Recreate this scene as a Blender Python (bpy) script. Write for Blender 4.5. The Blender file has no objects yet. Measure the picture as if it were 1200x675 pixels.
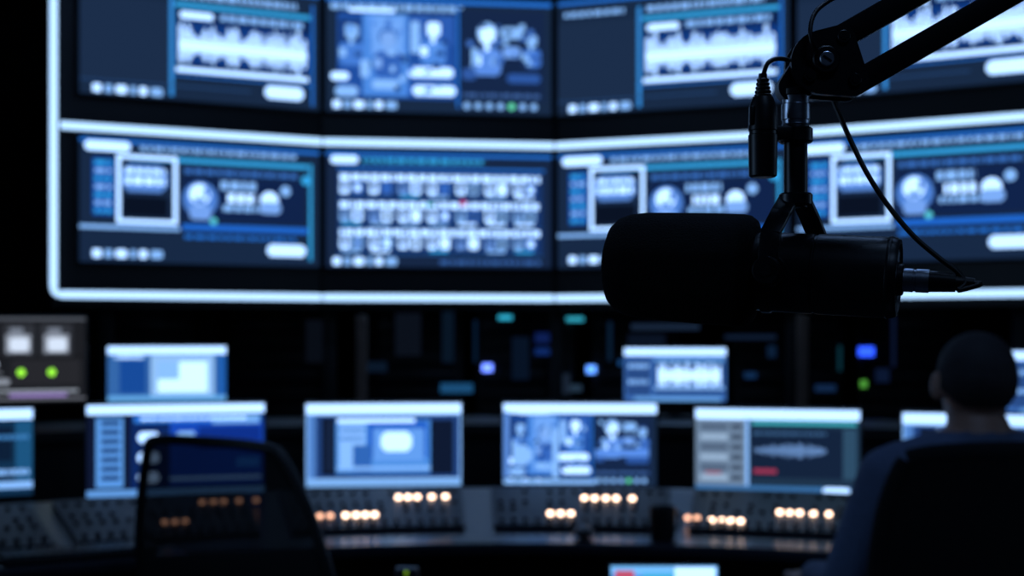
import bpy, bmesh, math, random
from mathutils import Vector, Matrix
random.seed(7)
H = 1.36          # eye height of the camera (m)
F = 1200*50/36    # focal length in px for a 1200 px wide frame
def S(px, py, d):
    return Vector(((px-600)/F*d, d, H-(py-389)/F*d))
def lin(c):
    c = c/255.0
    return c/12.92 if c <= 0.04045 else ((c+0.055)/1.055)**2.4
def rgb(r, g, b, k=1.0):
    return (lin(r)*k, lin(g)*k, lin(b)*k, 1)
COL = bpy.context.scene.collection

# ------------------------------------------------------------------ materials
def mat(name, color, rough=0.5, metal=0.0, noise=0.0, nscale=60, bump=0.0, spec=0.5):
    m = bpy.data.materials.new(name); m.use_nodes = True
    nt = m.node_tree; b = nt.nodes['Principled BSDF']
    b.inputs['Roughness'].default_value = rough
    b.inputs['Metallic'].default_value = metal
    b.inputs['Specular IOR Level'].default_value = spec
    b.inputs['Base Color'].default_value = color
    if noise or bump:
        tc = nt.nodes.new('ShaderNodeTexCoord')
        n = nt.nodes.new('ShaderNodeTexNoise'); n.inputs['Scale'].default_value = nscale
        n.inputs['Detail'].default_value = 4
        nt.links.new(tc.outputs['Object'], n.inputs['Vector'])
        if noise:
            cr = nt.nodes.new('ShaderNodeValToRGB')
            cr.color_ramp.elements[0].color = tuple(c*(1-noise) for c in color[:3])+(1,)
            cr.color_ramp.elements[1].color = tuple(min(1, c*(1+noise)) for c in color[:3])+(1,)
            cr.color_ramp.elements[0].position = .3; cr.color_ramp.elements[1].position = .7
            nt.links.new(n.outputs['Fac'], cr.inputs['Fac'])
            nt.links.new(cr.outputs['Color'], b.inputs['Base Color'])
        if bump:
            bp = nt.nodes.new('ShaderNodeBump'); bp.inputs['Strength'].default_value = bump
            bp.inputs['Distance'].default_value = .002
            nt.links.new(n.outputs['Fac'], bp.inputs['Height'])
            nt.links.new(bp.outputs['Normal'], b.inputs['Normal'])
    return m
def emit(name, color, k):
    m = bpy.data.materials.new(name); m.use_nodes = True
    nt = m.node_tree; nt.nodes.clear()
    e = nt.nodes.new('ShaderNodeEmission'); o = nt.nodes.new('ShaderNodeOutputMaterial')
    e.inputs['Color'].default_value = color; e.inputs['Strength'].default_value = k
    nt.links.new(e.outputs[0], o.inputs[0]); return m
def screenmat(name, k):
    m = bpy.data.materials.new(name); m.use_nodes = True
    nt = m.node_tree; nt.nodes.clear()
    a = nt.nodes.new('ShaderNodeAttribute'); a.attribute_name = 'ui'
    e = nt.nodes.new('ShaderNodeEmission'); o = nt.nodes.new('ShaderNodeOutputMaterial')
    e.inputs['Strength'].default_value = k
    nt.links.new(a.outputs['Color'], e.inputs['Color'])
    nt.links.new(e.outputs[0], o.inputs[0]); return m

M_black = mat('black_plastic', rgb(18,20,25), .45, 0, .2, 80)
M_wallp = mat('dark_wall_paint', rgb(14,17,24), .8, 0, .2, 3, .1)
M_floor = mat('dark_carpet', rgb(18,20,26), .9, 0, .3, 120, .4)
M_ceil = mat('dark_ceiling_tile', rgb(20,22,28), .9, 0, .2, 20, .2)
M_frame = mat('satin_black_frame', rgb(8,10,16), .4, 0, .2, 10)
M_desk = mat('desk_laminate', rgb(24,29,41), .3, 0, .2, 14)
M_deskd = mat('desk_dark_panel', rgb(12,14,18), .5, 0, .2, 14)
M_panel = mat('console_panel_metal', rgb(20,25,37), .38, .2, .2, 40)
M_knob = mat('knob_rubber', rgb(16,18,24), .5, 0, .1, 50)
M_silver = mat('brushed_chrome', rgb(190,198,212), .35, 1, .15, 200)
M_fader = mat('fader_cap', rgb(56,62,74), .5, 0, .1, 80)
M_foam = mat('foam_windscreen', rgb(13,14,17), .95, 0, .4, 900, 1.0, .2)
M_body = mat('mic_enamel', rgb(20,22,28), .36, .1, .2, 300, .05)
M_arm = mat('boom_arm_paint', rgb(18,20,26), .4, .1, .2, 200, .05)
M_cable = mat('cable_rubber', rgb(14,15,18), .45, 0, .1, 200)
M_fabric = mat('chair_fabric', rgb(9,10,13), .95, 0, .3, 300, .3, .2)
M_shirt = mat('shirt_cotton', rgb(66,80,108), .85, 0, .15, 120, .3)
M_trouser = mat('trouser_cloth', rgb(24,26,34), .9, 0, .2, 150, .3)
M_skin = mat('skin', rgb(140,106,92), .5, 0, .08, 40)
M_hair = mat('short_hair', rgb(30,28,32), .75, 0, .5, 160, .9, .3)
M_shoe = mat('shoe_leather', rgb(16,14,14), .35, 0, .2, 60)
M_paper = mat('paper', rgb(130,142,160), .8, 0, .05, 60)
M_reflection = mat('brown_reflection', rgb(110,90,78), .6, 0, .3, 8)  # brown tone imitating a dim reflection
M_strip = emit('led_strip_glow', (0.41,0.66,1.0,1), 1.65)
M_warm = emit('warm_button_glow', (1,.66,.47,1), 6.0)
M_orange = emit('orange_button_glow', (1,.5,.32,1), 2.4)
M_scr = screenmat('screen_picture', 1.0)
# woven mesh of the operator chair: real cloth net, partly see-through
M_net = bpy.data.materials.new('chair_net'); M_net.use_nodes = True
nt = M_net.node_tree; b = nt.nodes['Principled BSDF']
b.inputs['Base Color'].default_value = rgb(16,18,22); b.inputs['Roughness'].default_value = .8
t = nt.nodes.new('ShaderNodeBsdfTransparent'); mx = nt.nodes.new('ShaderNodeMixShader')
ck = nt.nodes.new('ShaderNodeTexChecker'); ck.inputs['Scale'].default_value = 700
tc = nt.nodes.new('ShaderNodeTexCoord'); nt.links.new(tc.outputs['Object'], ck.inputs['Vector'])
mr = nt.nodes.new('ShaderNodeMapRange'); mr.inputs['To Min'].default_value = .66; mr.inputs['To Max'].default_value = .84
nt.links.new(ck.outputs['Fac'], mr.inputs['Value']); nt.links.new(mr.outputs[0], mx.inputs[0])
nt.links.new(t.outputs[0], mx.inputs[1]); nt.links.new(b.outputs[0], mx.inputs[2])
nt.links.new(mx.outputs[0], nt.nodes['Material Output'].inputs[0])

# ------------------------------------------------------------------ mesh builder
class MB:
    def __init__(s): s.bm = bmesh.new(); s.mats = []
    def mi(s, m):
        if m not in s.mats: s.mats.append(m)
        return s.mats.index(m)
    def box(s, c, size, m, rot=None, bevel=0.0, seg=2):
        r = bmesh.ops.create_cube(s.bm, size=1)
        vs = r['verts']
        M = Matrix.Translation(Vector(c)) @ (rot.to_4x4() if rot else Matrix()) @ Matrix.Diagonal((*size,1))
        bmesh.ops.transform(s.bm, matrix=M, verts=vs)
        k = s.mi(m)
        for f in set(f for v in vs for f in v.link_faces): f.material_index = k
        if bevel:
            es = list(set(e for v in vs for e in v.link_edges))
            rr = bmesh.ops.bevel(s.bm, geom=es, offset=bevel, segments=seg, affect='EDGES', profile=.5, material=k)
            for v in rr['verts']:
                for f in v.link_faces: f.material_index = k
    def lathe(s, prof, p, axis, m, n=32, cap=True):
        axis = Vector(axis).normalized(); q = Vector((0,0,1)).rotation_difference(axis)
        p = Vector(p); k = s.mi(m); rings = []
        for a, r in prof:
            if r < 1e-6: rings.append([s.bm.verts.new(p+q@Vector((0,0,a)))])
            else: rings.append([s.bm.verts.new(p+q@Vector((r*math.cos(2*math.pi*i/n), r*math.sin(2*math.pi*i/n), a))) for i in range(n)])
        for A, B in zip(rings, rings[1:]):
            for i in range(n):
                j = (i+1) % n
                if len(A)==1 and len(B)==1: continue
                if len(A)==1: f = s.bm.faces.new((A[0],B[j],B[i]))
                elif len(B)==1: f = s.bm.faces.new((A[i],A[j],B[0]))
                else: f = s.bm.faces.new((A[i],A[j],B[j],B[i]))
                f.material_index = k
        if cap:
            if len(rings[0])>1: f = s.bm.faces.new(rings[0][::-1]); f.material_index = k
            if len(rings[-1])>1: f = s.bm.faces.new(rings[-1]); f.material_index = k
    def cyl(s, p0, p1, r0, m, r1=None, n=24, bev=0.0):
        p0, p1 = Vector(p0), Vector(p1); L = (p1-p0).length; r1 = r0 if r1 is None else r1
        if bev: pr = [(0,r0-bev),(bev,r0),(L-bev,r1),(L,r1-bev)]
        else: pr = [(0,r0),(L,r1)]
        s.lathe(pr, p0, p1-p0, m, n)
    def capsule(s, p0, p1, r0, r1, m, n=20):
        p0, p1 = Vector(p0), Vector(p1); L = (p1-p0).length
        pr = [(-r0*math.cos(t*math.pi/12), r0*math.sin(t*math.pi/12)) for t in range(0,7)]
        pr += [(L+r1*math.sin(t*math.pi/12), r1*math.cos(t*math.pi/12)) for t in range(0,7)]
        s.lathe(pr, p0, (p1-p0) if L > 1e-6 else (0,0,1), m, n)
    def ell(s, c, rad, m, rot=None):
        r = bmesh.ops.create_uvsphere(s.bm, u_segments=28, v_segments=18, radius=1)
        M = Matrix.Translation(Vector(c)) @ (rot.to_4x4() if rot else Matrix()) @ Matrix.Diagonal((*rad,1))
        bmesh.ops.transform(s.bm, matrix=M, verts=r['verts'])
        k = s.mi(m)
        for f in set(f for v in r['verts'] for f in v.link_faces): f.material_index = k
    def tube(s, pts, r, m, n=12, sub=8):
        pts = [Vector(p) for p in pts]
        P = []
        if sub > 1 and len(pts) > 2:
            ext = [2*pts[0]-pts[1]]+pts+[2*pts[-1]-pts[-2]]
            for i in range(1, len(ext)-2):
                a,b_,c,d = ext[i-1],ext[i],ext[i+1],ext[i+2]
                for j in range(sub):
                    t = j/sub
                    P.append(.5*((2*b_)+(c-a)*t+(2*a-5*b_+4*c-d)*t*t+(3*b_-a-3*c+d)*t**3))
            P.append(pts[-1])
        else: P = pts
        k = s.mi(m); rings = []; up = None
        for i, p in enumerate(P):
            d = (P[min(i+1,len(P)-1)]-P[max(i-1,0)]).normalized()
            if up is None: up = d.orthogonal().normalized()
            up = (up-d*up.dot(d)).normalized(); sd = d.cross(up)
            rings.append([s.bm.verts.new(p+r*(math.cos(2*math.pi*q/n)*up+math.sin(2*math.pi*q/n)*sd)) for q in range(n)])
        for A,B in zip(rings, rings[1:]):
            for i in range(n):
                f = s.bm.faces.new((A[i],A[(i+1)%n],B[(i+1)%n],B[i])); f.material_index = k
        f = s.bm.faces.new(rings[0][::-1]); f.material_index = k
        f = s.bm.faces.new(rings[-1]); f.material_index = k
    def prism(s, outline, y0, y1, m, M=None):
        """closed outline in XZ extruded along Y"""
        M = M or Matrix(); k = s.mi(m)
        A = [s.bm.verts.new(M@Vector((x,y0,z))) for x,z in outline]
        B = [s.bm.verts.new(M@Vector((x,y1,z))) for x,z in outline]
        n = len(A); fs = [s.bm.faces.new(A), s.bm.faces.new(B[::-1])]
        for i in range(n): fs.append(s.bm.faces.new((A[i],B[i],B[(i+1)%n],A[(i+1)%n])))
        for f in fs: f.material_index = k
    def out(s, name, parent=None, loc=(0,0,0), rotz=0, ang=35):
        bmesh.ops.recalc_face_normals(s.bm, faces=s.bm.faces)
        me = bpy.data.meshes.new(name); s.bm.to_mesh(me); s.bm.free()
        for m in s.mats: me.materials.append(m)
        for p in me.polygons: p.use_smooth = True
        me.set_sharp_from_angle(angle=math.radians(ang))
        o = bpy.data.objects.new(name, me); COL.objects.link(o)
        o.location = loc; o.rotation_euler = (0,0,rotz)
        if parent: o.parent = parent
        return o
def empty(name, loc=(0,0,0), rotz=0):
    e = bpy.data.objects.new(name, None); e.empty_display_size = .1
    e.location = loc; e.rotation_euler = (0,0,rotz); COL.objects.link(e); return e

# ------------------------------------------------------------------ screen pictures
class UI:
    def __init__(s, w, h): s.w, s.h = w, h; s.v=[]; s.f=[]; s.c=[]; s.L=0; s.tint=(.68,.88,1.08)
    def poly(s, pts, c):
        s.L += 1; y = -.00002*s.L
        i = len(s.v)
        for u, v in pts: s.v.append(((u-.5)*s.w, y, (.5-v)*s.h))
        s.f.append(tuple(range(i, i+len(pts)))); s.c.append(c)
    def r(s, u0, v0, u1, v1, c): s.poly([(u0,v1),(u1,v1),(u1,v0),(u0,v0)], c)
    def rr(s, u0, v0, u1, v1, c):
        e = min((v1-v0)*.3, (u1-u0)*.3); eu = e*s.h/s.w if s.h<s.w else e
        s.poly([(u0+eu,v1),(u1-eu,v1),(u1,v1-e),(u1,v0+e),(u1-eu,v0),(u0+eu,v0),(u0,v0+e),(u0,v1-e)], c)
    def o(s, u, v, r, c, n=14):
        k = s.h/s.w
        s.poly([(u+r*k*math.cos(2*math.pi*i/n), v-r*math.sin(2*math.pi*i/n)) for i in range(n)], c)
    def text(s, u0, u1, v, h, c):
        u = u0
        while u < u1:
            w = random.uniform(.012,.045); e = min(u+w, u1)
            s.r(u, v, e, v+h, c); u = e+.009
    def box(s, u0, v0, u1, v1, t, c):
        k = t*s.h/s.w
        s.r(u0,v0,u1,v0+t,c); s.r(u0,v1-t,u1,v1,c); s.r(u0,v0,u0+k,v1,c); s.r(u1-k,v0,u1,v1,c)
    def person(s, u, v, z, skin, shirt, hair):
        s.rr(u-.07*z,v+.13*z,u+.07*z,v+.40*z,shirt); s.r(u-.012*z,v+.08*z,u+.012*z,v+.16*z,skin)
        s.r(u-.07*z,v+.2*z,u-.03*z,v+.3*z,skin); s.r(u+.02*z,v+.24*z,u+.06*z,v+.3*z,hair)
        s.o(u,v-.02*z,.10*z,hair); s.rr(u-.035*z,v-.07*z,u+.04*z,v+.08*z,skin)
    def out(s, name, parent, loc=(0,0,0)):
        me = bpy.data.meshes.new(name); me.from_pydata(s.v, [], s.f)
        ca = me.color_attributes.new('ui', 'FLOAT_COLOR', 'CORNER')
        t = s.tint
        for p, c in zip(me.polygons, s.c):
            c = (c[0]*t[0],c[1]*t[1],c[2]*t[2],1)
            for li in p.loop_indices: ca.data[li].color = c
        me.materials.append(M_scr)
        o = bpy.data.objects.new(name, me); COL.objects.link(o); o.parent = parent; o.location = loc
        return o
W = rgb(205,225,255,1.8); W2 = rgb(160,198,245,1.1); BL = rgb(46,120,205); CY = rgb(66,180,230); SL = rgb(31,45,66)
DK = rgb(14,20,34)
def icons(ui, v, u0=.05):
    for i, w in enumerate((.035,.028,.045,.022,.03,.05)):
        ui.rr(u0, v-.033, u0+w, v+.033, W if i%2==0 else W2); u0 += w+.014
def k_wave(ui):
    ui.r(0,0,1,1,SL); ui.r(0,0,1,.03,BL); ui.text(.03,.3,.1,.04,W2); ui.r(.38,.19,.96,.225,CY); ui.text(.4,.9,.1,.05,W2)
    ui.r(0,.2,.36,.87,rgb(35,49,71)); ui.r(.358,.1,.375,.97,rgb(66,150,215))
    ui.r(.385,.24,.96,.7,rgb(18,40,80)); ui.rr(.4,.26,.54,.32,W); ui.text(.57,.93,.26,.05,W2)
    ui.r(.385,.35,.96,.69,rgb(20,60,122))
    n = 62
    for i in range(n):
        u = .395+.55*i/n
        a = .045+.10*abs(math.sin(i*.83+1)*math.sin(i*.29+.6))+.05*random.random()
        ui.r(u,.54-a*1.2,u+.55/n*.66,.54+a,W)
    ui.r(.395,.505,.945,.58,W)
    ui.r(.385,.725,.95,.765,W); ui.r(.375,.79,.97,.80,BL); ui.rr(.76,.82,.93,.93,W)
    ui.r(.0,.88,.7,.89,rgb(50,80,120)); icons(ui,.95); ui.r(.965,.1,.975,.97,BL)
def k_video(ui):
    ui.r(0,0,1,1,SL); ui.r(0,0,1,.04,BL); ui.text(.02,.6,.06,.05,W2); ui.r(.05,.14,.57,.88,rgb(40,84,156))
    ui.r(.16,.14,.36,.86,rgb(92,148,222)); ui.r(.2,.16,.34,.5,rgb(136,180,242)); ui.r(.06,.2,.15,.55,rgb(28,54,106)); ui.r(.37,.14,.56,.4,rgb(54,98,174))
    SK=rgb(176,198,240,1.1); HR=rgb(44,80,140)
    ui.person(.11,.3,.75,W2,rgb(84,134,210),HR); ui.person(.27,.36,.85,rgb(150,185,240),rgb(60,104,180),rgb(70,116,190)); ui.person(.47,.26,.8,W,rgb(96,148,222),HR)
    ui.rr(.36,.6,.56,.69,W); ui.rr(.02,.66,.1,.73,W); ui.rr(.38,.76,.57,.85,W); ui.rr(.37,.2,.41,.48,W2); ui.rr(.04,.78,.14,.87,W2); ui.rr(.2,.72,.32,.8,W2); ui.rr(.15,.55,.19,.7,W2)
    ui.r(.1,.1,.3,.13,W); ui.r(.58,.08,.97,.88,rgb(28,42,70)); ui.person(.71,.3,.9,W,rgb(110,152,226),W2)
    ui.person(.91,.34,.6,W2,rgb(80,126,204),rgb(60,90,150)); ui.rr(.77,.23,.87,.33,W2); ui.rr(.78,.40,.86,.5,rgb(140,178,240))
    ui.rr(.6,.6,.66,.7,rgb(60,96,160)); ui.rr(.8,.64,.95,.72,rgb(56,94,160)); ui.rr(.64,.42,.67,.6,W2)
    for q in range(34):
        u=random.uniform(.06,.52); v=random.uniform(.16,.8); c=random.choice([W2,rgb(30,56,108),rgb(120,170,240),rgb(70,120,200)])
        ui.r(u,v,u+random.uniform(.008,.03),v+random.uniform(.02,.07),c)
    for q in range(26):
        u=random.uniform(.62,.9); v=random.uniform(.2,.6); ui.r(u,v,u+random.uniform(.01,.03),v+random.uniform(.02,.06),random.choice([W2,rgb(80,120,190),rgb(34,54,96)]))
    ui.text(.6,.95,.82,.03,rgb(80,110,160))
    ui.r(.575,.06,.585,.95,BL); icons(ui,.94,.03)
    for i in range(7): ui.o(.62+i*.05,.93,.03,rgb(120,230,170,1.2) if i==4 else W2)
def k_dash(ui):
    ui.r(0,0,1,1,rgb(30,44,66)); ui.r(0,0,1,.03,BL); ui.rr(.02,.02,.2,.1,W); ui.text(.24,.9,.045,.035,W2)
    ui.r(.2,.125,.95,.16,CY); ui.r(.05,.16,.135,.62,rgb(28,84,166))
    for i in range(7): ui.text(.06,.125,.18+i*.065,.032,W2 if i%2 else CY)
    ui.box(.145,.12,.39,.68,.032,W); ui.rr(.165,.2,.35,.42,rgb(110,150,215)); ui.text(.18,.34,.23,.04,W); ui.text(.18,.34,.3,.06,W); ui.r(.17,.46,.35,.62,DK)
    ui.text(.42,.9,.21,.04,rgb(70,120,190)); ui.r(.41,.27,.94,.64,rgb(22,38,72))
    ui.o(.485,.46,.15,rgb(96,140,210)); ui.o(.482,.42,.09,W); ui.rr(.44,.51,.53,.63,rgb(140,175,235)); ui.r(.46,.45,.505,.5,rgb(110,150,215)); ui.r(.5,.36,.52,.44,rgb(90,130,200))
    ui.text(.57,.72,.3,.07,W2); ui.text(.6,.72,.4,.08,W); ui.text(.58,.76,.5,.05,W2)
    ui.o(.78,.45,.08,W); ui.rr(.74,.46,.83,.56,rgb(150,185,240)); ui.o(.85,.36,.045,W2); ui.o(.94,.26,.04,CY)
    ui.r(.0,.70,.4,.73,W2); ui.r(.41,.67,.95,.72,rgb(40,112,205)); ui.o(.54,.64,.03,rgb(110,220,220)); ui.text(.42,.9,.76,.03,BL)
    ui.rr(.77,.82,.94,.92,W); icons(ui,.93); ui.r(.955,.12,.967,.95,CY)
def k_grid(ui):
    ui.r(0,0,1,1,rgb(29,42,66)); ui.r(0,0,1,.03,BL); ui.rr(.02,.03,.14,.1,W); ui.text(.16,.7,.05,.04,CY); ui.r(.05,.13,.97,.15,BL)
    for j in range(3):
        v = .19+j*.24
        ui.r(.05,v-.02,.96,v+.2,rgb(30,56,102))
        ui.text(.06,.95,v,.055,W)
        for i in range(7):
            u = .06+i*.128
            ui.rr(u,v+.07,u+.042,v+.17,random.choice([W,W,rgb(140,178,240),W2]))
            ui.rr(u+.055,v+.07,u+.1,v+.17,random.choice([W,W2,rgb(80,126,204)]))
            ui.o(u+.02,v+.11,.03,rgb(30,60,116)); ui.o(u+.078,v+.12,.03,random.choice([DK,W,rgb(40,90,170)]))
            if random.random()<.8: ui.r(u+.01,v+.18,u+.09,v+.2,random.choice([CY,W,W2]))
        ui.r(.05,v+.215,.96,v+.222,rgb(50,110,180))
    ui.r(.59,.41,.615,.455,rgb(225,60,110,1.2)); ui.r(.44,.44,.47,.46,rgb(60,210,190))
    icons(ui,.95,.03); ui.text(.5,.95,.94,.03,rgb(70,110,170))
def k_a(ui):
    ui.r(0,0,1,1,rgb(18,42,92)); ui.r(0,0,1,.1,W); ui.r(0,.1,.24,.95,rgb(20,26,48)); ui.r(.05,.14,.2,.9,rgb(110,165,225))
    for i in range(7): ui.r(.08,.17+i*.1,.18,.22+i*.1,rgb(22,50,100))
    ui.r(.26,.12,.98,.2,rgb(60,130,215)); ui.r(.46,.2,.99,.9,rgb(30,78,180)); ui.r(.62,.25,.98,.5,rgb(20,52,135)); ui.r(.7,.12,.97,.22,rgb(140,185,235))
    for i in range(3): ui.rr(.28,.3+i*.22,.4,.42+i*.22,W)
    ui.rr(.5,.3,.6,.36,W2); ui.r(.84,.6,.97,.7,rgb(60,130,220)); ui.text(.3,.9,.14,.03,W); ui.r(0,.93,1,1,rgb(120,170,225)); ui.r(.46,.8,.98,.84,W2)
def k_b(ui):
    ui.r(0,0,1,1,rgb(44,72,122)); ui.r(0,0,1,.12,W); ui.r(.1,.17,.28,.86,rgb(16,20,36)); ui.r(.12,.2,.2,.82,rgb(28,38,60)); ui.r(.8,.2,.95,.86,rgb(20,28,48))
    ui.r(.19,.2,.8,.84,rgb(90,150,220)); ui.r(.21,.25,.38,.78,W2); ui.r(.4,.22,.78,.66,rgb(40,100,195)); ui.r(.43,.3,.76,.7,rgb(120,170,235)); ui.rr(.48,.34,.68,.58,W); ui.r(.3,.5,.42,.82,rgb(60,110,180))
    ui.r(.2,.18,.7,.23,W); ui.r(.0,.9,1,1,rgb(150,190,235)); ui.r(.0,.12,.06,.9,rgb(100,142,200)); ui.box(0,.12,1,.92,.02,W2)
    ui.text(.22,.37,.3,.04,rgb(80,130,200)); ui.text(.22,.37,.4,.04,rgb(80,130,200)); ui.r(.2,.76,.8,.8,W2)
def k_c(ui):
    k_video(ui); ui.r(0,0,1,.12,W); ui.r(0,.92,.6,.97,W2); ui.r(.0,.1,.04,.9,rgb(110,150,215)); ui.rr(.06,.5,.16,.75,W2); ui.r(.32,.3,.36,.9,W2); ui.r(.6,.55,.95,.64,rgb(110,155,230))
def k_d(ui):
    ui.r(0,0,1,1,rgb(38,55,72)); ui.r(0,0,1,.12,W); ui.r(.0,.12,.31,.9,rgb(132,142,156))
    for i in range(6): ui.r(.03,.18+i*.12,.2,.24+i*.12,rgb(186,194,206) if i%2 else rgb(90,98,114)); ui.r(.22,.18+i*.12,.29,.24+i*.12,rgb(78,84,98))
    ui.r(.31,.1,.33,.95,W2); ui.r(.35,.14,.98,.18,rgb(80,190,190)); ui.r(.34,.22,.98,.8,rgb(26,38,58)); ui.r(.9,.22,.98,.8,rgb(56,82,100))
    for i in range(40):
        a = .02+.08*random.random()*math.sin(math.pi*(i+1)/42)
        ui.r(.37+i*.0108,.48-a,.376+i*.0108,.48+a,rgb(150,180,225))
    ui.r(.36,.7,.5,.75,rgb(190,60,84)); ui.text(.36,.8,.26,.04,rgb(70,100,130)); ui.r(.0,.9,1,1,rgb(70,120,165)); ui.rr(.78,.9,.94,.98,W); ui.r(.06,.74,.16,.77,rgb(190,90,100))
def k_page(ui):
    ui.r(0,0,1,1,rgb(64,110,165)); ui.r(0,0,1,.14,W); ui.r(.1,.25,.32,.86,rgb(30,80,150)); ui.r(.36,.16,.9,.9,rgb(175,206,240)); ui.r(.42,.28,.84,.84,W); ui.r(.42,.28,.6,.6,W2); ui.r(.0,.9,1,1,rgb(120,180,225)); ui.r(.93,.16,1,.9,rgb(40,100,170)); ui.text(.06,.3,.17,.05,W)
def k_wsmall(ui):
    ui.r(0,0,1,1,rgb(70,110,170)); ui.r(0,0,1,.14,W); ui.r(.02,.2,.26,.9,rgb(50,80,130)); ui.text(.04,.24,.3,.08,W2); ui.text(.04,.24,.6,.08,W2); ui.r(.3,.2,.98,.86,rgb(26,60,112))
    for i in range(40):
        a = .06+.18*random.random(); ui.r(.33+i*.0155,.52-a,.343+i*.0155,.52+a,W)
    ui.r(.33,.44,.95,.6,W); ui.r(.1,.92,.95,1,rgb(120,170,220)); ui.r(.3,.2,.98,.26,rgb(130,180,230)); ui.r(.3,.72,.98,.78,W2)
def k_grey(ui):
    ui.tint=(.93,.97,1.02)
    ui.r(0,0,1,1,rgb(30,31,35)); ui.r(0,0,1,.03,rgb(90,94,102))
    for i,u in enumerate((.26,.56,.76)):
        w = .26 if i==0 else .17
        ui.r(u,.08,u+w,.46,rgb(50,52,58)); ui.r(u+.02,.2,u+w-.02,.42,rgb(150,156,168)); ui.rr(u+.04,.24,u+w-.03,.4,rgb(215,225,240,1.1)); ui.r(u+.04,.12,u+w-.06,.2,rgb(120,126,138))
    ui.r(.02,.08,.24,.44,rgb(60,62,70)); ui.rr(.26,.5,.54,.6,rgb(205,212,225)); ui.r(.26,.64,.56,.67,rgb(110,114,122)); ui.rr(.26,.72,.6,.8,rgb(150,155,165)); ui.r(.26,.86,.96,.885,rgb(170,176,186))
    ui.r(.61,.5,.97,.8,rgb(40,40,44)); ui.r(.56,.06,.565,.9,rgb(16,16,18)); ui.r(.3,.46,1,.475,rgb(16,16,18))
    ui.o(.66,.65,.045,rgb(150,235,60,1.6)); ui.o(.82,.65,.045,rgb(150,235,60,1.6)); ui.r(0,.95,1,.975,rgb(110,112,120)); ui.r(.6,.9,.9,.94,rgb(150,120,190))
def k_teal(ui):
    ui.r(0,0,1,1,rgb(22,52,76)); ui.r(0,0,1,.12,W); ui.r(.9,.14,1,.9,rgb(36,90,124)); ui.r(.0,.2,.88,.6,rgb(18,34,54)); ui.r(0,.84,1,.92,W2); ui.text(.1,.98,.7,.06,W2); ui.text(.1,.98,.3,.05,rgb(80,140,190))
def k_tab(ui):
    ui.r(0,0,1,1,rgb(90,150,215)); ui.r(0,0,1,.12,rgb(130,190,235,1.2)); ui.r(.04,.06,.22,.22,rgb(235,90,110)); ui.r(.3,.1,.8,.3,rgb(80,190,220)); ui.r(.6,.02,.98,.2,W); ui.r(.1,.4,.9,.9,W2)

# ------------------------------------------------------------------ room shell
def slab(name, c, size, m):
    b = MB(); b.box((0,0,0), size, m); return b.out(name, loc=c)
X0,X1,Y0,Y1,ZC = -3.6,3.8,-1.6,8.8,3.6
cx, cy = (X0+X1)/2, (Y0+Y1)/2
slab('floor',(cx,cy,-.05),(X1-X0,Y1-Y0,.1),M_floor)
slab('ceiling',(cx,cy,ZC+.05),(X1-X0,Y1-Y0,.1),M_ceil)
slab('wall_back',(cx,Y1+.05,ZC/2),(X1-X0,.1,ZC),M_wallp)
slab('wall_front',(cx,Y0-.05,ZC/2),(X1-X0,.1,ZC),M_wallp)
slab('wall_left',(X0-.05,cy,ZC/2),(.1,Y1-Y0,ZC),M_wallp)
slab('wall_right',(X1+.05,cy,ZC/2),(.1,Y1-Y0,ZC),M_wallp)
slab('baseboard_back',(cx,Y1-.01,.05),(X1-X0-.05,.02,.1),M_deskd)
slab('baseboard_left',(X0+.01,cy,.05),(.02,Y1-Y0-.05,.1),M_deskd)
slab('baseboard_right',(X1-.01,cy,.05),(.02,Y1-Y0-.05,.1),M_deskd)

# ------------------------------------------------------------------ display bank (folded in plan)
P = [Vector((-2.165,6.72)),Vector((-.976,7.33)),Vector((.225,7.50)),Vector((1.39,7.02)),Vector((2.51,6.35))]
ZR = [(H+.334,H+.932),(H+1.139,H+1.737)]   # z spans of the two rows
zS1, zS0, zS2 = H+.981, H+.178, H+1.83
fr = MB()
spans = [(.085,.99),(.01,.99),(.01,.985),(.01,.93)]
kinds = [[k_dash,k_grid,k_dash,k_dash],[k_wave,k_video,k_wave,k_wave]]
strip = MB()
for i in range(4):
    a, b_ = P[i], P[i+1]; d = b_-a; L = d.length; th = math.atan2(d.y,d.x)
    R = Matrix.Rotation(th,3,'Z')
    def G(s,c,z): 
        v = R@Vector((s,c,0)); return Vector((a.x+v.x,a.y+v.y,z))
    fr.box(G(L/2,.09,(H+.12+H+1.9)/2),(L+.004,.1,1.78),M_frame,R)
    for z in (zS0,zS1,zS2): fr.box(G(L/2,.03,z),(L,.03,.055),M_frame,R)
    for z in (zS0,zS1,zS2):
        s0 = .002 if i else .03; s1 = L-.002 if i<3 else L-.03
        strip.box(G((s0+s1)/2,.007,z),(s1-s0,.014,.036),M_strip,R,.005)
    if i in (0,3):
        s = .0 if i==0 else L
        sg = 1 if i==0 else -1
        strip.box(G(s,.007,(zS0+zS2)/2),(.034,.014,zS2-zS0-.06),M_strip,R,.005)
        for z,q in ((zS0,1),(zS2,-1)):
            pts = [G(s+sg*.03*(1-math.cos(t*math.pi/12)), .007, z+q*.03*(1-math.sin(t*math.pi/12))) for t in range(0,7)]
            strip.tube(pts,.014,M_strip,10,1)
    for r in range(2):
        t0,t1 = spans[i]; w = (t1-t0)*L; z0,z1 = ZR[r]
        e = empty('wall_display', G((t0+t1)/2*L, 0, (z0+z1)/2), th)
        h = z1-z0
        m = MB(); m.box((0,.022,0),(w+.014,.034,h+.02),M_black,None,.003); m.out('housing',e)
        ui = UI(w-.01,h-.004); kinds[r][i](ui); ui.out('screen_picture',e,(0,.0035,0))
fr.out('display_mounting_frame'); strip.out('led_light_strip')
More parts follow.
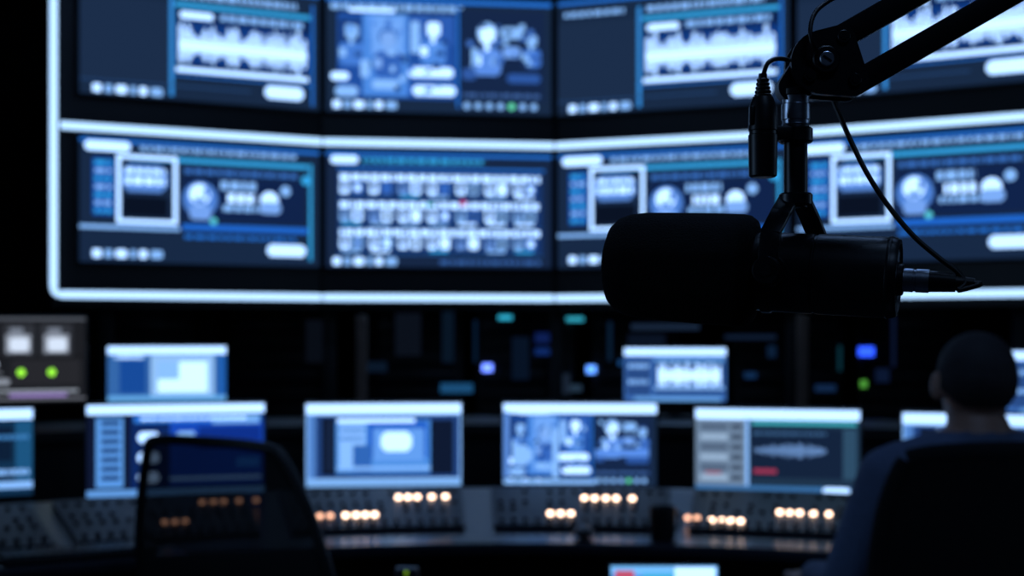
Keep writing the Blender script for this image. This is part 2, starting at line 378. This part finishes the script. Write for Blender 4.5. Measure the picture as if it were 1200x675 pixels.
for p in (Vector((-2.0,6.98)),Vector((-.97,7.52)),Vector((.24,7.68)),Vector((1.43,7.2)),Vector((2.38,6.6))):
    m = MB(); m.box((0,0,(H+.3)/2),(.07,.07,H+.3),M_deskd,None,.004); m.box((0,0,.01),(.16,.1,.02),M_deskd,None,.004)
    m.out('support_post',None,(p.x,p.y+.06,0))

# ------------------------------------------------------------------ racks with status lights and imitated glass reflections under the displays
def srack(px, w, lights, d=8.0):
    x = (px-600)/F*d
    e = empty('server_rack',(x,d+.3,0))
    m = MB(); h = 1.62
    m.box((0,.02,h/2),(w,.56,h),M_deskd,None,.01)
    for i in range(14): m.box((0,-.268,.2+i*.1),(w-.08,.016,.082),M_knob if i%3 else M_panel,None,.003)
    m.out('cabinet',e)
    n = MB()
    for (lx,ly,lw,lh,c,k) in lights:  # bright boxes are status lights, dim ones imitate murky glass reflections
        p = S(lx,ly,d+.0)
        mm = emit('status_and_reflection_glow',rgb(*c),k)
        n.box((p.x-x,-.283,p.z),(lw/F*d,.012,lh/F*d),mm,None,.002)
    if lights: n.out('status_lights_and_reflections',e)
srack(190,.6,[])
srack(330,.6,[(370,400,24,50,(10,15,24),.8)])
srack(480,.6,[(535,455,38,11,(30,84,130),.8),(478,392,30,50,(13,19,30),.8),(525,395,14,60,(10,24,40),.8),(440,430,26,12,(12,26,44),.8)])
srack(615,.56,[(592,372,16,5,(50,180,215),1.1),(571,431,12,9,(100,130,255),2.8),(640,396,26,12,(16,34,90),.8),(636,412,18,8,(20,50,120),.7),(658,450,20,24,(30,42,60),.7),(557,400,4,50,(10,34,60),.7),(610,420,20,50,(8,20,38),.9),(675,455,14,8,(40,60,80),.8)])
srack(745,.5,[(674,374,20,5,(50,165,190),1.1),(693,433,11,9,(90,150,255),2.3),(780,383,80,7,(30,46,70),.7),(715,400,5,46,(16,40,66),.6),(758,400,44,16,(11,20,36),.9),(730,425,10,6,(30,80,140),.9)])
srack(925,.62,[(931,428,14,9,(60,140,240),1.6),(880,440,14,7,(20,50,90),.8),(985,420,4,30,(16,60,74),.6),(880,395,60,5,(24,40,66),.6),(968,455,24,8,(20,44,80),.8),(905,412,10,14,(14,34,60),.8)])
srack(1065,.56,[(1016,412,18,11,(40,80,245),2.2),(1013,450,7,8,(80,160,60),1.1),(1048,400,4,60,(18,30,60),.6),(1035,440,16,16,(12,24,50),.9)])
for px in (424,940):  # brown posts stand in for dim vertical reflections
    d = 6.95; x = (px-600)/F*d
    m = MB(); m.box((0,0,.72),(.05,.05,1.44),M_reflection,None,.006); m.box((0,0,.01),(.1,.08,.02),M_deskd,None,.004); m.out('reflection_post',None,(x,d,0))

# ------------------------------------------------------------------ curved control desk
CX, CY = .05, 1.9
def arc(Rr, th, z): return Vector((CX+Rr*math.sin(th), CY+Rr*math.cos(th), z))
def sweep(b, prof, a0, a1, m, n=48):
    k = b.mi(m); rows = []
    for i in range(n+1):
        th = a0+(a1-a0)*i/n
        rows.append([b.bm.verts.new(arc(r,th,z)) for r,z in prof])
    c = len(prof)
    for A,B in zip(rows,rows[1:]):
        for j in range(c):
            f = b.bm.faces.new((A[j],A[(j+1)%c],B[(j+1)%c],B[j])); f.material_index = k
    f = b.bm.faces.new(rows[0]); f.material_index = k
    f = b.bm.faces.new(rows[-1][::-1]); f.material_index = k
def zs(r): return .735+(r-2.52)*.25
rd = math.radians
b = MB()
sweep(b,[(3.5,.72),(3.5,.76),(2.95,.76),(2.95,.83),(2.9,.83),(2.52,.735),(2.31,.735),(2.30,.725),(2.30,.705),(2.31,.695),(2.9,.695)],rd(-52),rd(44),M_desk)
sweep(b,[(3.02,.0),(3.02,.70),(2.98,.70),(2.98,.0)],rd(-52),rd(44),M_deskd)
for a in (-51,-32,-14,10,26,43):
    sweep(b,[(3.45,0),(3.45,.71),(2.5,.70),(2.62,0)],rd(a-.4),rd(a+.4),M_deskd,1)
b.out('control_desk')
b = MB()
sweep(b,[(4.55,.94),(4.55,.98),(3.95,.98),(3.95,.94)],rd(-44),rd(36),M_deskd)
sweep(b,[(4.5,.0),(4.5,.94),(4.0,.94),(4.0,.0)],rd(-43.5),rd(35.5),M_deskd)
b.out('equipment_counter')

def solve(px, Rr):
    y = 4.6
    for _ in range(12):
        x = (px-600)/F*y; y = CY+math.sqrt(Rr*Rr-(x-CX)**2)
    return x, y
slope_n = Vector((0,-.25,1)).normalized()
def button(b, x, y, r, m, rad=.009, h=.008):
    th = math.atan2(x-CX,y-CY)
    nrm = Matrix.Rotation(-th,3,'Z')@slope_n
    p = Vector((x,y,zs(r)+.011)); b.cyl(p,p+nrm*h,rad,m,None,12,.001)
def console(adeg, lit, dR=0):
    e = empty('mixing_console')
    b = MB()
    r0,r1 = 2.55,2.885
    a0,a1 = rd(adeg-6.0),rd(adeg+6.0)
    sweep(b,[(r1,zs(r1)+.001),(r1,zs(r1)+.013),(r0,zs(r0)+.013),(r0,zs(r0)+.001)],a0,a1,M_panel,8)
    b.out('panel',e)
    k = MB()
    for i in range(14):
        th = a0+(a1-a0)*(i+.7)/14.4
        for r in (2.84,2.745,2.69):
            if random.random()<.75:
                p = arc(r,th,0); button(k,p.x,p.y,r,M_knob,.0075,.010)
        p = arc(2.585,th,0); nrm = Matrix.Rotation(-th,3,'Z')
        k.box((p.x,p.y,zs(2.585)+.018),(.012,.022,.012),M_fader if i%3==0 else M_knob,nrm,.002)
    k.out('knobs_and_faders',e)
    l = MB()
    for px,r,m in lit:
        x,y = solve(px,r); button(l,x,y,r,m,.0095,.010)
    if lit: l.out('lit_buttons',e)
Wm,Om = M_warm,M_orange
console(-38,[])
console(-24.6,[(p,2.80,Om) for p in (237,250,262,280,300)]+[(p,2.65,Om) for p in (193,205,217)])
console(-10.4,[(p,2.79,Wm) for p in (467,478,489,506,522)]+[(375,2.645,Om),(387,2.645,Om)]+[(p,2.645,Wm) for p in (405,417,428,439)])
console(3.6,[(p,2.775,Wm) for p in (685,697,710,722,741)]+[(p,2.64,Wm) for p in (645,657,669)])
console(17.2,[(p,2.69,Wm) for p in (914,925,937,953,971)]+[(806,2.62,Om),(817,2.62,Om)]+[(p,2.605,Wm) for p in (834,846,857,868)])
console(31,[(p,2.7,Om) for p in (1150,1165)])
def indicator(px,py,d,c,k,r=.006):
    p = S(px,py,d); b = MB(); b.cyl(p,p+Vector((0,-.006,0)),r,emit('indicator_glow',rgb(*c),k),None,12,.001); return b,p

# monitors ----------------------------------------------------------
def monitor(px0,px1,py0,py1,d,yaw,kind,zfoot,name='computer_monitor'):
    c = S((px0+px1)/2,(py0+py1)/2,d); w = (px1-px0)/F*d/math.cos(rd(yaw)); h = (py1-py0)/F*d
    e = empty(name,(c.x,c.y,zfoot),rd(yaw)); zc = c.z-zfoot
    m = MB(); m.box((0,.014,zc),(w+.016,.022,h+.018),M_black,None,.004)
    m.box((0,.034,zc),(w*.6,.03,h*.6),M_black,None,.01); m.out('housing',e)
    ui = UI(w,h); kind(ui); ui.out('screen_picture',e,(0,.0022,zc))
    s = MB(); s.box((0,.058,zc/2+.008),(.06,.022,zc-.008),M_black,None,.004)
    s.box((0,.05,.0075),(.24,.17,.013),M_black,None,.005); s.out('stand',e)
    return e
FZ = .76
monitor(110,305,474,580,4.86,16,k_a,FZ)
monitor(360,540,473,570,5.08,6,k_b,FZ)
monitor(590,769,473,570,5.08,-2,k_c,FZ)
monitor(818,1002,480,580,4.88,-14,k_d,FZ)
monitor(-150,25,481,584,4.58,24,k_teal,FZ)
monitor(1068,1255,486,590,4.68,-22,k_b,FZ)
CZ = .98
monitor(130,262,406,470,6.1,12,k_page,CZ)
monitor(732,850,408,470,6.2,-5,k_wsmall,CZ)
monitor(-110,87,372,472,5.62,24,k_grey,CZ)
monitor(1190,1330,412,486,5.75,-22,k_wsmall,CZ)

# desk clutter
b = MB(); th = rd(-31.5); p = arc(2.41,th,.7365)
b.box((0,0,.009),(.42,.14,.016),M_knob,None,.004)
for j in range(5):
    for i in range(15): b.box((-.19+i*.0272,-.052+j*.026,.0195),(.022,.021,.007),M_panel,None,.002,1)
b.out('computer_keyboard',None,p,-th)
b = MB(); b.box((0,0,.0015),(.21,.15,.003),M_paper); b.box((.012,.004,.004),(.2,.14,.002),M_paper,Matrix.Rotation(.1,3,'Z'))
th=rd(-22); pp = arc(2.41,th,.7365); b.out('paper_sheets',None,pp,-th+.1)
b = MB(); b.ell((0,0,.0185),(.032,.055,.018),M_knob); b.box((0,.02,.0355),(.006,.016,.006),M_silver,None,.002)
th=rd(4); b.out('computer_mouse',None,arc(2.41,th,.7365),-th)
b = MB(); b.lathe([(0,.0),(0,.034),(.004,.037),(.095,.042),(.096,.040),(.008,.034),(.008,0)],(0,0,0),(0,0,1),M_black,28,False)
b.tube([(.038,0,.078),(.064,0,.07),(.068,0,.045),(.058,0,.026),(.037,0,.022)],.005,M_black,10)
b.out('coffee_mug',None,arc(2.43,rd(9.6),.7365),.6)

# ------------------------------------------------------------------ office chair
def chair(name, loc, yaw, net, bw, btop, bbot, recl, seatz=.47, armz=.66, taper=.1):
    """faces +Y in its own frame"""
    e = empty(name, loc, yaw)
    b = MB()
    for i in range(5):
        a = 2*math.pi*i/5+.3; d = Vector((math.cos(a),math.sin(a),0))
        b.cyl(Vector((0,0,.115)),d*.29+Vector((0,0,.075)),.024,M_black,.015,12)
        b.cyl(d*.29+Vector((0,0,.085)),d*.29+Vector((0,0,.05)),.01,M_silver,None,10)
        t = Vector((-d.y,d.x,0))
        for s in (-1,1): b.cyl(d*.29+t*.006*s+Vector((0,0,.027)),d*.29+t*.024*s+Vector((0,0,.027)),.027,M_black,None,16,.003)
    b.cyl((0,0,.1),(0,0,.3),.028,M_black,None,20,.002); b.cyl((0,0,.28),(0,0,seatz-.06),.018,M_silver)
    b.box((0,.0,seatz-.055),(.2,.24,.04),M_black,None,.008)
    b.out('star_base',e)
    s = MB(); s.box((0,.03,seatz-.005),(.5,.48,.075),M_fabric,None,.035,4); s.out('seat',e)
    a = MB()
    for q in (-1,1):
        a.tube([(q*.19,0,seatz-.05),(q*.28,0,seatz-.04),(q*.305,0,seatz+.03),(q*.305,0,armz-.03)],.014,M_black,12)
        a.box((q*.305,.03,armz-.012),(.085,.27,.026),M_black,None,.011,3)
    a.out('arm_rests',e)
    Mb = Matrix.Translation((0,-.2,bbot))@Matrix.Rotation(recl,4,'X')
    hh = (btop-bbot)/math.cos(recl); k = MB(); N=22
    def pt(u,v,off):
        uu = u*math.sqrt(1-v*v*.36*(abs(u))**2); vv = v*math.sqrt(1-u*u*.16*(abs(v))**2)
        tap = 1-taper*(vv+1)/2-.06*max(0,-vv)
        x = uu*bw/2*tap; z = (vv+1)/2*hh
        y = .055*(uu**2)-.03*math.cos(math.pi*(vv+.3)/1.6)+off
        return Mb@Vector((x,y,z))
    def sheet(o0,o1,m,mi=1.0):
        g = [[[k.bm.verts.new(pt((-1+2*i/N)*mi,(-1+2*j/N)*mi,o)) for i in range(N+1)] for j in range(N+1)] for o in (o0,o1)]
        kk = k.mi(m)
        def q(*vs):
            f = k.bm.faces.new(vs); f.material_index = kk
        for j in range(N):
            for i in range(N):
                q(g[0][j][i],g[0][j][i+1],g[0][j+1][i+1],g[0][j+1][i])
                if o1!=o0: q(g[1][j][i],g[1][j+1][i],g[1][j+1][i+1],g[1][j][i+1])
        for i in range(N):
            q(g[0][0][i],g[1][0][i],g[1][0][i+1],g[0][0][i+1]); q(g[0][N][i],g[0][N][i+1],g[1][N][i+1],g[1][N][i])
            q(g[0][i][0],g[0][i+1][0],g[1][i+1][0],g[1][i][0]); q(g[0][i][N],g[1][i][N],g[1][i+1][N],g[0][i+1][N])
    if net:
        sheet(-.0015,.0015,M_net,.98)
    else: sheet(-.028,.028,M_fabric,.985)
    ring = [pt(-1+2*i/N,1,0) for i in range(N)]+[pt(1,1-2*i/N,0) for i in range(N)]+[pt(1-2*i/N,-1,0) for i in range(N)]+[pt(-1,-1+2*i/N,0) for i in range(N+1)]
    k.tube(ring,.013 if net else .028,M_black if net else M_fabric,12,1)
    k.out('back_rest',e,ang=60)
    sp = MB(); top = Mb@Vector((0,-.06,hh*.45))
    sp.tube([(0,-.1,seatz-.06),(0,-.22,seatz-.03),(0,-.285,seatz+.08),(0,top.y-.01,top.z)],.022,M_black,12)
    sp.box((0,top.y+.0,top.z),(.22,.05,.05),M_black,None,.012); sp.out('spine',e)
    return e
chair('office_chair',(-.555,3.80,0),rd(-35),True,.80,1.085,.44,rd(17),taper=.30)
MX,MY = 1.03,3.15
chair('office_chair',(MX,MY-.0,0),rd(0),False,.56,1.105,.56,rd(5),.52,.735)

# ------------------------------------------------------------------ seated man (one fused surface)
def man(loc, yaw):
    b = MB(); m = M_shirt
    b.ell((0,-.02,.63),(.175,.13,.11),m); b.ell((0,-.02,.76),(.155,.118,.16),m); b.ell((0,-.01,.93),(.172,.125,.17),m)
    b.ell((0,-.02,1.03),(.17,.10,.085),m)
    for q in (-1,1):
        b.capsule((0,-.015,1.105),(q*.18,-.01,1.05),.062,.068,m)
        b.capsule((q*.2,-.005,1.038),(q*.297,.0,.815),.070,.052,m)
        b.capsule((q*.297,.0,.805),(q*.305,.21,.79),.049,.034,m)
        b.capsule((q*.305,.2,.785),(q*.305,.245,.782),.029,.026,m)
        b.ell((q*.303,.275,.772),(.041,.05,.017),m)
        for i,(ox,L) in enumerate(((-.030,.9),(-.010,1.0),(.011,.95),(.030,.76))):
            x = q*.303-q*ox*1.0
            p0=Vector((x-q*ox*.0,.30,.772)); p1=p0+Vector((-q*ox*.12,.044*L,.000)); p2=p1+Vector((0,.022*L,-.016*L)); p3=p2+Vector((0,.008*L,-.02*L))
            b.capsule(p0,p1,.0092,.0085,m,14); b.capsule(p1,p2,.0085,.0078,m,14); b.capsule(p2,p3,.0078,.007,m,14)
        t0=Vector((q*.27,.255,.771)); t1=t0+Vector((-q*.022,.03,-.004)); t2=t1+Vector((-q*.004,.028,-.010))
        b.capsule(t0,t1,.012,.0105,m,14); b.capsule(t1,t2,.0105,.0085,m,14)
        b.capsule((q*.09,.0,.635),(q*.15,.44,.575),.085,.062,m)
        b.capsule((q*.15,.44,.565),(q*.155,.46,.32),.06,.055,m); b.capsule((q*.155,.455,.32),(q*.155,.46,.1),.055,.038,m)
        b.capsule((q*.155,.455,.05),(q*.17,.60,.036),.046,.035,m); b.ell((q*.166,.55,.03),(.046,.115,.03),m)
        b.ell((q*.086,.012,1.24),(.012,.02,.033),m,Matrix.Rotation(-q*.35,3,'Z'))
    b.capsule((0,-.01,1.06),(0,.01,1.19),.069,.062,m)
    b.capsule((0,-.012,1.105),(0,-.004,1.135),.077,.072,m)
    b.ell((0,.0,1.270),(.084,.098,.091),m); b.ell((0,-.012,1.255),(.083,.088,.085),m)
    b.ell((0,.03,1.21),(.062,.072,.075),m); b.ell((0,.065,1.165),(.036,.034,.03),m)
    b.capsule((0,.098,1.25),(0,.118,1.213),.009,.014,m)
    b.capsule((-.035,.088,1.262),(.035,.088,1.262),.012,.012,m)
    b.capsule((-.018,.098,1.183),(.018,.098,1.183),.008,.008,m)
    tmp = b.out('tmp')
    mod = tmp.modifiers.new('r','REMESH'); mod.mode='VOXEL'; mod.voxel_size=.0048
    sm = tmp.modifiers.new('s','SMOOTH'); sm.factor=.5; sm.iterations=5
    dg = bpy.context.evaluated_depsgraph_get()
    me = bpy.data.meshes.new_from_object(tmp.evaluated_get(dg))
    bpy.data.objects.remove(tmp)
    me.materials.clear()
    for q in (M_shirt,M_skin,M_hair,M_trouser,M_shoe): me.materials.append(q)
    for p in me.polygons:
        c = p.center; k = 0; ax = abs(c.x)
        if c.z>1.142 and ax<.12:
            k = 1
            ear = ax>.086 and abs(c.y-.012)<.03 and c.z<1.285
            if not ear and c.z > 1.195+max(0,(c.y+.05))*.85: k = 2
        elif c.y>.235 and .73<c.z<.85 and ax>.2: k = 1
        elif c.z<.085: k = 4
        elif c.z<.66 and (c.y>.08 or c.z<.6): k = 3
        p.material_index = k; p.use_smooth = True
    e = empty('seated_man',loc,yaw)
    o = bpy.data.objects.new('body',me); COL.objects.link(o); o.parent = e
    ey = MB(); wm = mat('eye_white',rgb(210,210,210),.2)
    im = mat('iris',rgb(50,35,25),.2)
    for q in (-1,1):
        ey.ell((q*.031,.086,1.243),(.0125,.0125,.0125),wm); ey.ell((q*.031,.0965,1.243),(.005,.003,.005),im)
    ey.out('eyes',e)
    return e
man((MX,MY,0),rd(4))

# ------------------------------------------------------------------ side table with tablet
e = empty('side_table',(.36,3.2,0)); b = MB()
b.box((0,.06,.60),(.5,.36,.025),M_desk,None,.006)
for q in (-1,1):
    for r in (-1,1): b.cyl((q*.22,.06+r*.15,0),(q*.22,.06+r*.15,.59),.013,M_black,None,14)
b.out('table_frame',e)
e = empty('tablet_computer',(.357,3.3,.6135)); b = MB()
Rt = Matrix.Rotation(rd(-12),3,'X')
b.box(Rt@Vector((0,.005,.114)),(.262,.008,.186),M_black,Rt,.003); b.box((0,.045,.05),(.1,.008,.09),M_black,Matrix.Rotation(rd(35),3,'X'),.002)
b.box((0,.03,.004),(.14,.12,.008),M_black,None,.002); b.out('body',e)
ui = UI(.25,.174); k_tab(ui); o = ui.out('screen_picture',e,Rt@Vector((0,-.0002,.114))); o.rotation_euler=(rd(-12),0,0)
b,p = indicator(476,671,3.1,(120,165,40),1.0,.004)
b.box((p.x,p.y+.02,p.z-.02),(.05,.04,.055),M_black,None,.005); b.cyl((p.x,p.y+.02,0),(p.x,p.y+.02,p.z-.04),.012,M_black); b.cyl((p.x,p.y+.02,0),(p.x,p.y+.02,.015),.08,M_black,None,24,.003)
b.out('cue_light_stand')

# ------------------------------------------------------------------ studio microphone on boom arm
PIV = S(890,318,.9)
A3 = Matrix.Rotation(rd(-20),3,'Z')@Matrix.Rotation(rd(3.6),3,'Y')
ax = A3@Vector((1,0,0)); ny = A3@Vector((0,1,0)); nz = A3@Vector((0,0,1))
def ML(x,y,z): return PIV+A3@Vector((x,y,z))
mic = empty('studio_microphone')
b = MB()
b.lathe([(-.099,0),(-.0992,.012),(-.0985,.020),(-.096,.0262),(-.0915,.0305),(-.084,.0332),(-.075,.0345),(-.06,.0350),(-.03,.0357),(-.012,.0358),(-.007,.0350),(-.0035,.0325),(-.002,.028),(-.002,.02)],PIV,ax,M_foam,64)
b.out('foam_windscreen',mic,ang=80)
b = MB()
b.lathe([(-.004,.0235),(.0,.0248),(.004,.0248),(.0045,.0238),(.006,.0238),(.0065,.0250),(.034,.0250),(.0345,.0243),(.0358,.0243),(.0363,.0250),(.079,.0250),(.0835,.0247),(.0857,.0235),(.0857,.0215),(.0835,.0208),(.0835,.0)],PIV,ax,M_body,64)
b.lathe([(.079,.02515),(.0795,.0254),(.081,.0254),(.0815,.02515)],PIV,ax,M_body,64,False)
for a in range(6):
    t = a*math.pi/3+.3; b.cyl(ML(.083,.0165*math.cos(t),.0165*math.sin(t)),ML(.0845,.0165*math.cos(t),.0165*math.sin(t)),.0018,M_silver,None,12)
b.box(ML(.0842,0,.013),(.001,.014,.006),M_silver,A3)
b.cyl(ML(.083,0,-.001),ML(.0885,0,-.001),.0098,M_body,None,32,.0008)
b.lathe([(0,.0072),(.006,.0072),(.0065,.0067),(.0075,.0067),(.008,.0072),(.0155,.0072)],ML(.088,0,-.001),ax,M_silver,32)
b.cyl(ML(.1032,0,-.001),ML(.119,0,-.001),.0066,M_body,.0058,28)
b.cyl(ML(.119,0,-.001),ML(.13,0,-.001),.0044,M_cable,.003,20)
b.out('mic_body',mic)
# yoke
b = MB(); ya = .019
for s in (-1,1):
    o_ = s*.011+.002
    b.cyl(ML(ya+o_,s*.0235,0),ML(ya+o_,s*.0275,0),.0105,M_body,None,32,.0006)
    pts = [(ya+o_,s*.0285,-.004),(ya+o_,s*.0285,.014),(ya+o_*.95,s*.0265,.024),(ya+o_*.6,s*.015,.0365),(ya+o_*.35,s*.006,.0445)]
    P3 = [ML(*p) for p in pts]
    for q0,q1 in zip(P3,P3[1:]):
        dd = (q1-q0).normalized(); c = (q0+q1)/2; side = dd.cross(ax).normalized(); xx = side.cross(dd)
        Rq = Matrix((xx,side,dd)).transposed(); b.box(c,(.0125,.0036,(q1-q0).length+.0025),M_body,Rq,.0008)
    b.cyl(ML(ya+o_,s*.0285,0),ML(ya+o_,s*.0345,0),.0088,M_body,None,28,.001)
    b.cyl(ML(ya+o_,s*.0345,0),ML(ya+o_,s*.0358,0),.004,M_body,None,6)
top = ML(ya+.001,0,.0440)
b.lathe([(-.0085,.0252),(-.0082,.0262),(-.003,.0262),(-.0028,.0252)],PIV+ax*.0115,ax,M_body,48,False)
b.cyl(top+Vector((0,0,-.002)),top+Vector((0,0,.006)),.0105,M_body,None,32,.001)
b.out('yoke',mic)
# stem + inline connector
sx, sy = top.x, top.y
def zz(py, d=.893): return H+(389-py)/F*d
def XX(px, d=.893): return (px-600)/F*d
b = MB()
b.cyl((sx,sy,zz(244)),(sx,sy,zz(166)),.0073,M_arm,None,32,.0004)
b.cyl((sx,sy,zz(236)),(sx,sy,zz(228)),.0080,M_arm,None,32,.0006)
b.cyl((sx,sy,zz(168)),(sx,sy,zz(150)),.0106,M_arm,None,32,.001)
b.lathe([(0,.0078),(.002,.0088),(.0025,.0082),(.0045,.0082),(.005,.0088),(.0145,.0088),(.015,.0082),(.018,.0082),(.0205,.0088)],(sx,sy,zz(150)),(0,0,1),M_silver,36)
b.cyl((sx,sy,zz(114)),(sx,sy,zz(104)),.0092,M_arm,None,32,.001)
b.out('stem',mic)
b = MB(); kx, ky = XX(894,.878), .878
z0,z1 = zz(208,.878),zz(114,.878)
b.lathe([(0,.0072),(.001,.0086),(.026,.0090),(.0265,.0084),(.0285,.0084),(.029,.0090),(z1-z0-.006,.0086),(z1-z0,.0062)],(kx,ky,z0),(0,0,1),M_arm,32)
for i in range(5): b.cyl((kx,ky,z1+i*.0024),(kx,ky,z1+i*.0024+.0017),.0054-.0004*i,M_cable,None,20,.0003)
b.cyl((kx,ky,z1-.001),(kx,ky,z1+.0145),.0036,M_cable,.0026,16)
b.box(((kx+sx)/2,(ky+sy)/2,zz(159)),(.014,.012,.0085),M_arm,None,.001)
b.box((kx-.0075,ky-.004,z1-.012),(.003,.005,.012),M_arm,None,.001)
b.out('inline_connector',mic)

arm = empty('microphone_boom_arm')
D = .893
def Q(px,py,dy=0): return Vector((XX(px,D),D+dy,zz(py,D)))
def hull(b, circles, y0, y1, m, n=28):
    pts = []
    for px,py,r in circles:
        c = Q(px,py)
        for i in range(n):
            a = 2*math.pi*i/n; pts.append((c.x+r*math.cos(a),c.z+r*math.sin(a)))
    pts = sorted(set(pts)); 
    def half(ps):
        h=[]
        for p in ps:
            while len(h)>1 and (h[-1][0]-h[-2][0])*(p[1]-h[-2][1])-(h[-1][1]-h[-2][1])*(p[0]-h[-2][0])<=1e-12: h.pop()
            h.append(p)
        return h
    lo = half(pts); up = half(pts[::-1]); b.prism(lo[:-1]+up[:-1],y0,y1,m)
b = MB()
hull(b,[(926,104,.0085),(962,75,.0165)],D-.0065,D+.0065,M_arm)
for s in (-1,1):
    y0,y1 = (D-.0125,D-.0072) if s<0 else (D+.0072,D+.0125)
    hull(b,[(960,77,.0200),(982,48,.0078),(994,98,.0100)],y0,y1,M_arm)
b.cyl(Q(962,75,-.0165),Q(962,75,.0165),.0085,M_arm,None,32,.0008)
b.cyl(Q(962,75,-.0185),Q(962,75,-.0165),.0046,M_silver,None,24,.0005)
b.box(Q(962,75,-.0186),(.0062,.0008,.0012),M_arm,Matrix.Rotation(.6,3,'Y'))
for px,py in ((983,48),(996,98),(944,93)):
    b.cyl(Q(px,py,-.0146),Q(px,py,.0146),.004,M_arm,None,24,.0004); b.cyl(Q(px,py,-.0152),Q(px,py,-.0146),.0022,M_body,None,6)
b.out('knuckle',arm)
dirn = Vector((math.cos(rd(29.8)),0,math.sin(rd(29.8)))); LEN=.52
b = MB()
Rb = Matrix((dirn,Vector((0,1,0)),dirn.cross(Vector((0,1,0))))).transposed()
starts = [Q(975,50),Q(993,103)]
for p in starts:
    b.box(p+dirn*(LEN/2),(LEN,.0135,.0150),M_arm,Rb,.0012)
b.out('upper_bars',arm)
e1 = starts[0]+dirn*LEN; e2 = starts[1]+dirn*LEN; el = (e1+e2)/2
b = MB()
for s in (-1,1):
    b.cyl(el+Vector((0,s*.0075,0)),el+Vector((0,s*.013,0)),.035,M_arm,None,40,.001)
b.cyl(el-Vector((0,.018,0)),el+Vector((0,.018,0)),.009,M_silver,None,24)
foot = Vector((el.x+.12,D,.80))
dl = (foot-el); ln = dl.length; dl.normalize(); sd = dl.cross(Vector((0,1,0)))
Rl = Matrix((dl,Vector((0,1,0)),dl.cross(Vector((0,1,0))))).transposed()
for s in (-1,1): b.box(el+dl*ln/2+sd*.014*s,(ln,.0125,.0155),M_arm,Rl,.0012)
b.out('lower_bars',arm)
b = MB(); b.cyl(foot+Vector((0,0,.0)),(foot.x,foot.y,.7445),.012,M_silver,None,24); b.cyl((foot.x,foot.y,.757),(foot.x,foot.y,.8),.026,M_arm,None,28,.002)
b.box((foot.x,foot.y,.749),(.07,.06,.012),M_arm,None,.003); b.box((foot.x+.041,foot.y,.715),(.012,.05,.077),M_arm,None,.002)
b.box((foot.x+.01,foot.y,.672),(.07,.05,.012),M_arm,None,.002); b.cyl((foot.x-.01,foot.y,.68),(foot.x-.01,foot.y,.697),.012,M_silver)
b.out('table_clamp',arm)
e = empty('studio_table',(foot.x-.37,foot.y-.6,0)); b = MB()
b.box((0,.2,.7205),(.80,1.15,.041),M_desk,None,.006)
for q in (-1,1):
    for r in (-1,1): b.box((q*.35,.2+r*.5,.35),(.05,.05,.70),M_black,None,.004)
b.out('table_frame',e)

# cables
cb = MB(); rC = .00145
def Qd(px,py,d): return S(px,py,d)
cb.tube([(kx,ky,z1+.012),Qd(897,80,.878),Qd(901,73,.879),Qd(910,69,.882),Qd(922,70,.886),Qd(934,77,.899),Qd(944,86,.905)],rC,M_cable)
cb.tube([Qd(958,62,.875),Qd(951,48,.873),Qd(950,30,.875),Qd(956,14,.88),Qd(970,2,.884),Qd(992,-10,.886),Qd(1030,-34,.886),Qd(1100,-74,.886)],rC,M_cable)
pe = ML(.128,0,-.001)
cb.tube([pe,ML(.133,0,-.0013)]+[Qd(1123,340,.853),Qd(1131,332,.855),Qd(1122,319,.86),Qd(1100,302,.867),Qd(1070,276,.875),Qd(1040,240,.883),Qd(1016,203,.89),Qd(997,165,.9),Qd(984,135,.907),Qd(976,115,.911),Qd(972,90,.91),Qd(985,70,.911)],rC*1.15,M_cable)
cb.out('audio_cable',mic)

# ------------------------------------------------------------------ lights (added unseen fill and rim lamps on ceiling and side walls)
def added_lamp(name, x, y, w, h, col, power, z=ZC, rot=None):
    e = empty(name,(x,y,z)); b = MB(); b.box((0,0,-.025),(w+.06,h+.06,.05),M_black,None,.006); b.out('housing',e)
    l = bpy.data.lights.new(name+'_lamp','AREA'); l.shape='RECTANGLE'; l.size=w; l.size_y=h; l.color=col; l.energy=power
    o = bpy.data.objects.new('lamp',l); COL.objects.link(o); o.parent=e; o.location=(0,0,-.055)
    if rot: e.rotation_euler = rot
added_lamp('added_ceiling_fill',.5,1.3,.9,.3,(.32,.55,1),10)  # ceiling lamps added to lift the mic and the man
added_lamp('added_ceiling_fill',.7,-.7,.9,.3,(.32,.55,1),5)
added_lamp('added_ceiling_fill',.9,2.9,1.0,.3,(.28,.5,1),5)
added_lamp('added_ceiling_fill',-.6,5.6,1.2,.3,(.28,.5,1),5)
added_lamp('added_wall_rim',X0,.9,1.4,.25,(.35,.6,1),12,1.75,(0,rd(-90),0))  # wall lamps added for blue rims on mic, chair and man
added_lamp('added_wall_rim',X1,2.2,1.6,.25,(.35,.6,1),5,1.75,(0,rd(90),0))

w = bpy.data.worlds.new('World'); bpy.context.scene.world = w; w.use_nodes = True
w.node_tree.nodes['Background'].inputs[0].default_value = (.01,.02,.05,1); w.node_tree.nodes['Background'].inputs[1].default_value = .3
sc = bpy.context.scene
sc.view_settings.view_transform = 'Standard'
cam = bpy.data.cameras.new('camera'); co = bpy.data.objects.new('camera',cam); COL.objects.link(co)
co.location = (0,0,H); co.rotation_euler = (math.pi/2,0,0)
cam.lens = 50; cam.sensor_width = 36; cam.shift_y = (389-337.5)/1200
cam.clip_start = .05
cam.dof.use_dof = True; cam.dof.focus_distance = .885; cam.dof.aperture_fstop = 8.0
sc.camera = co
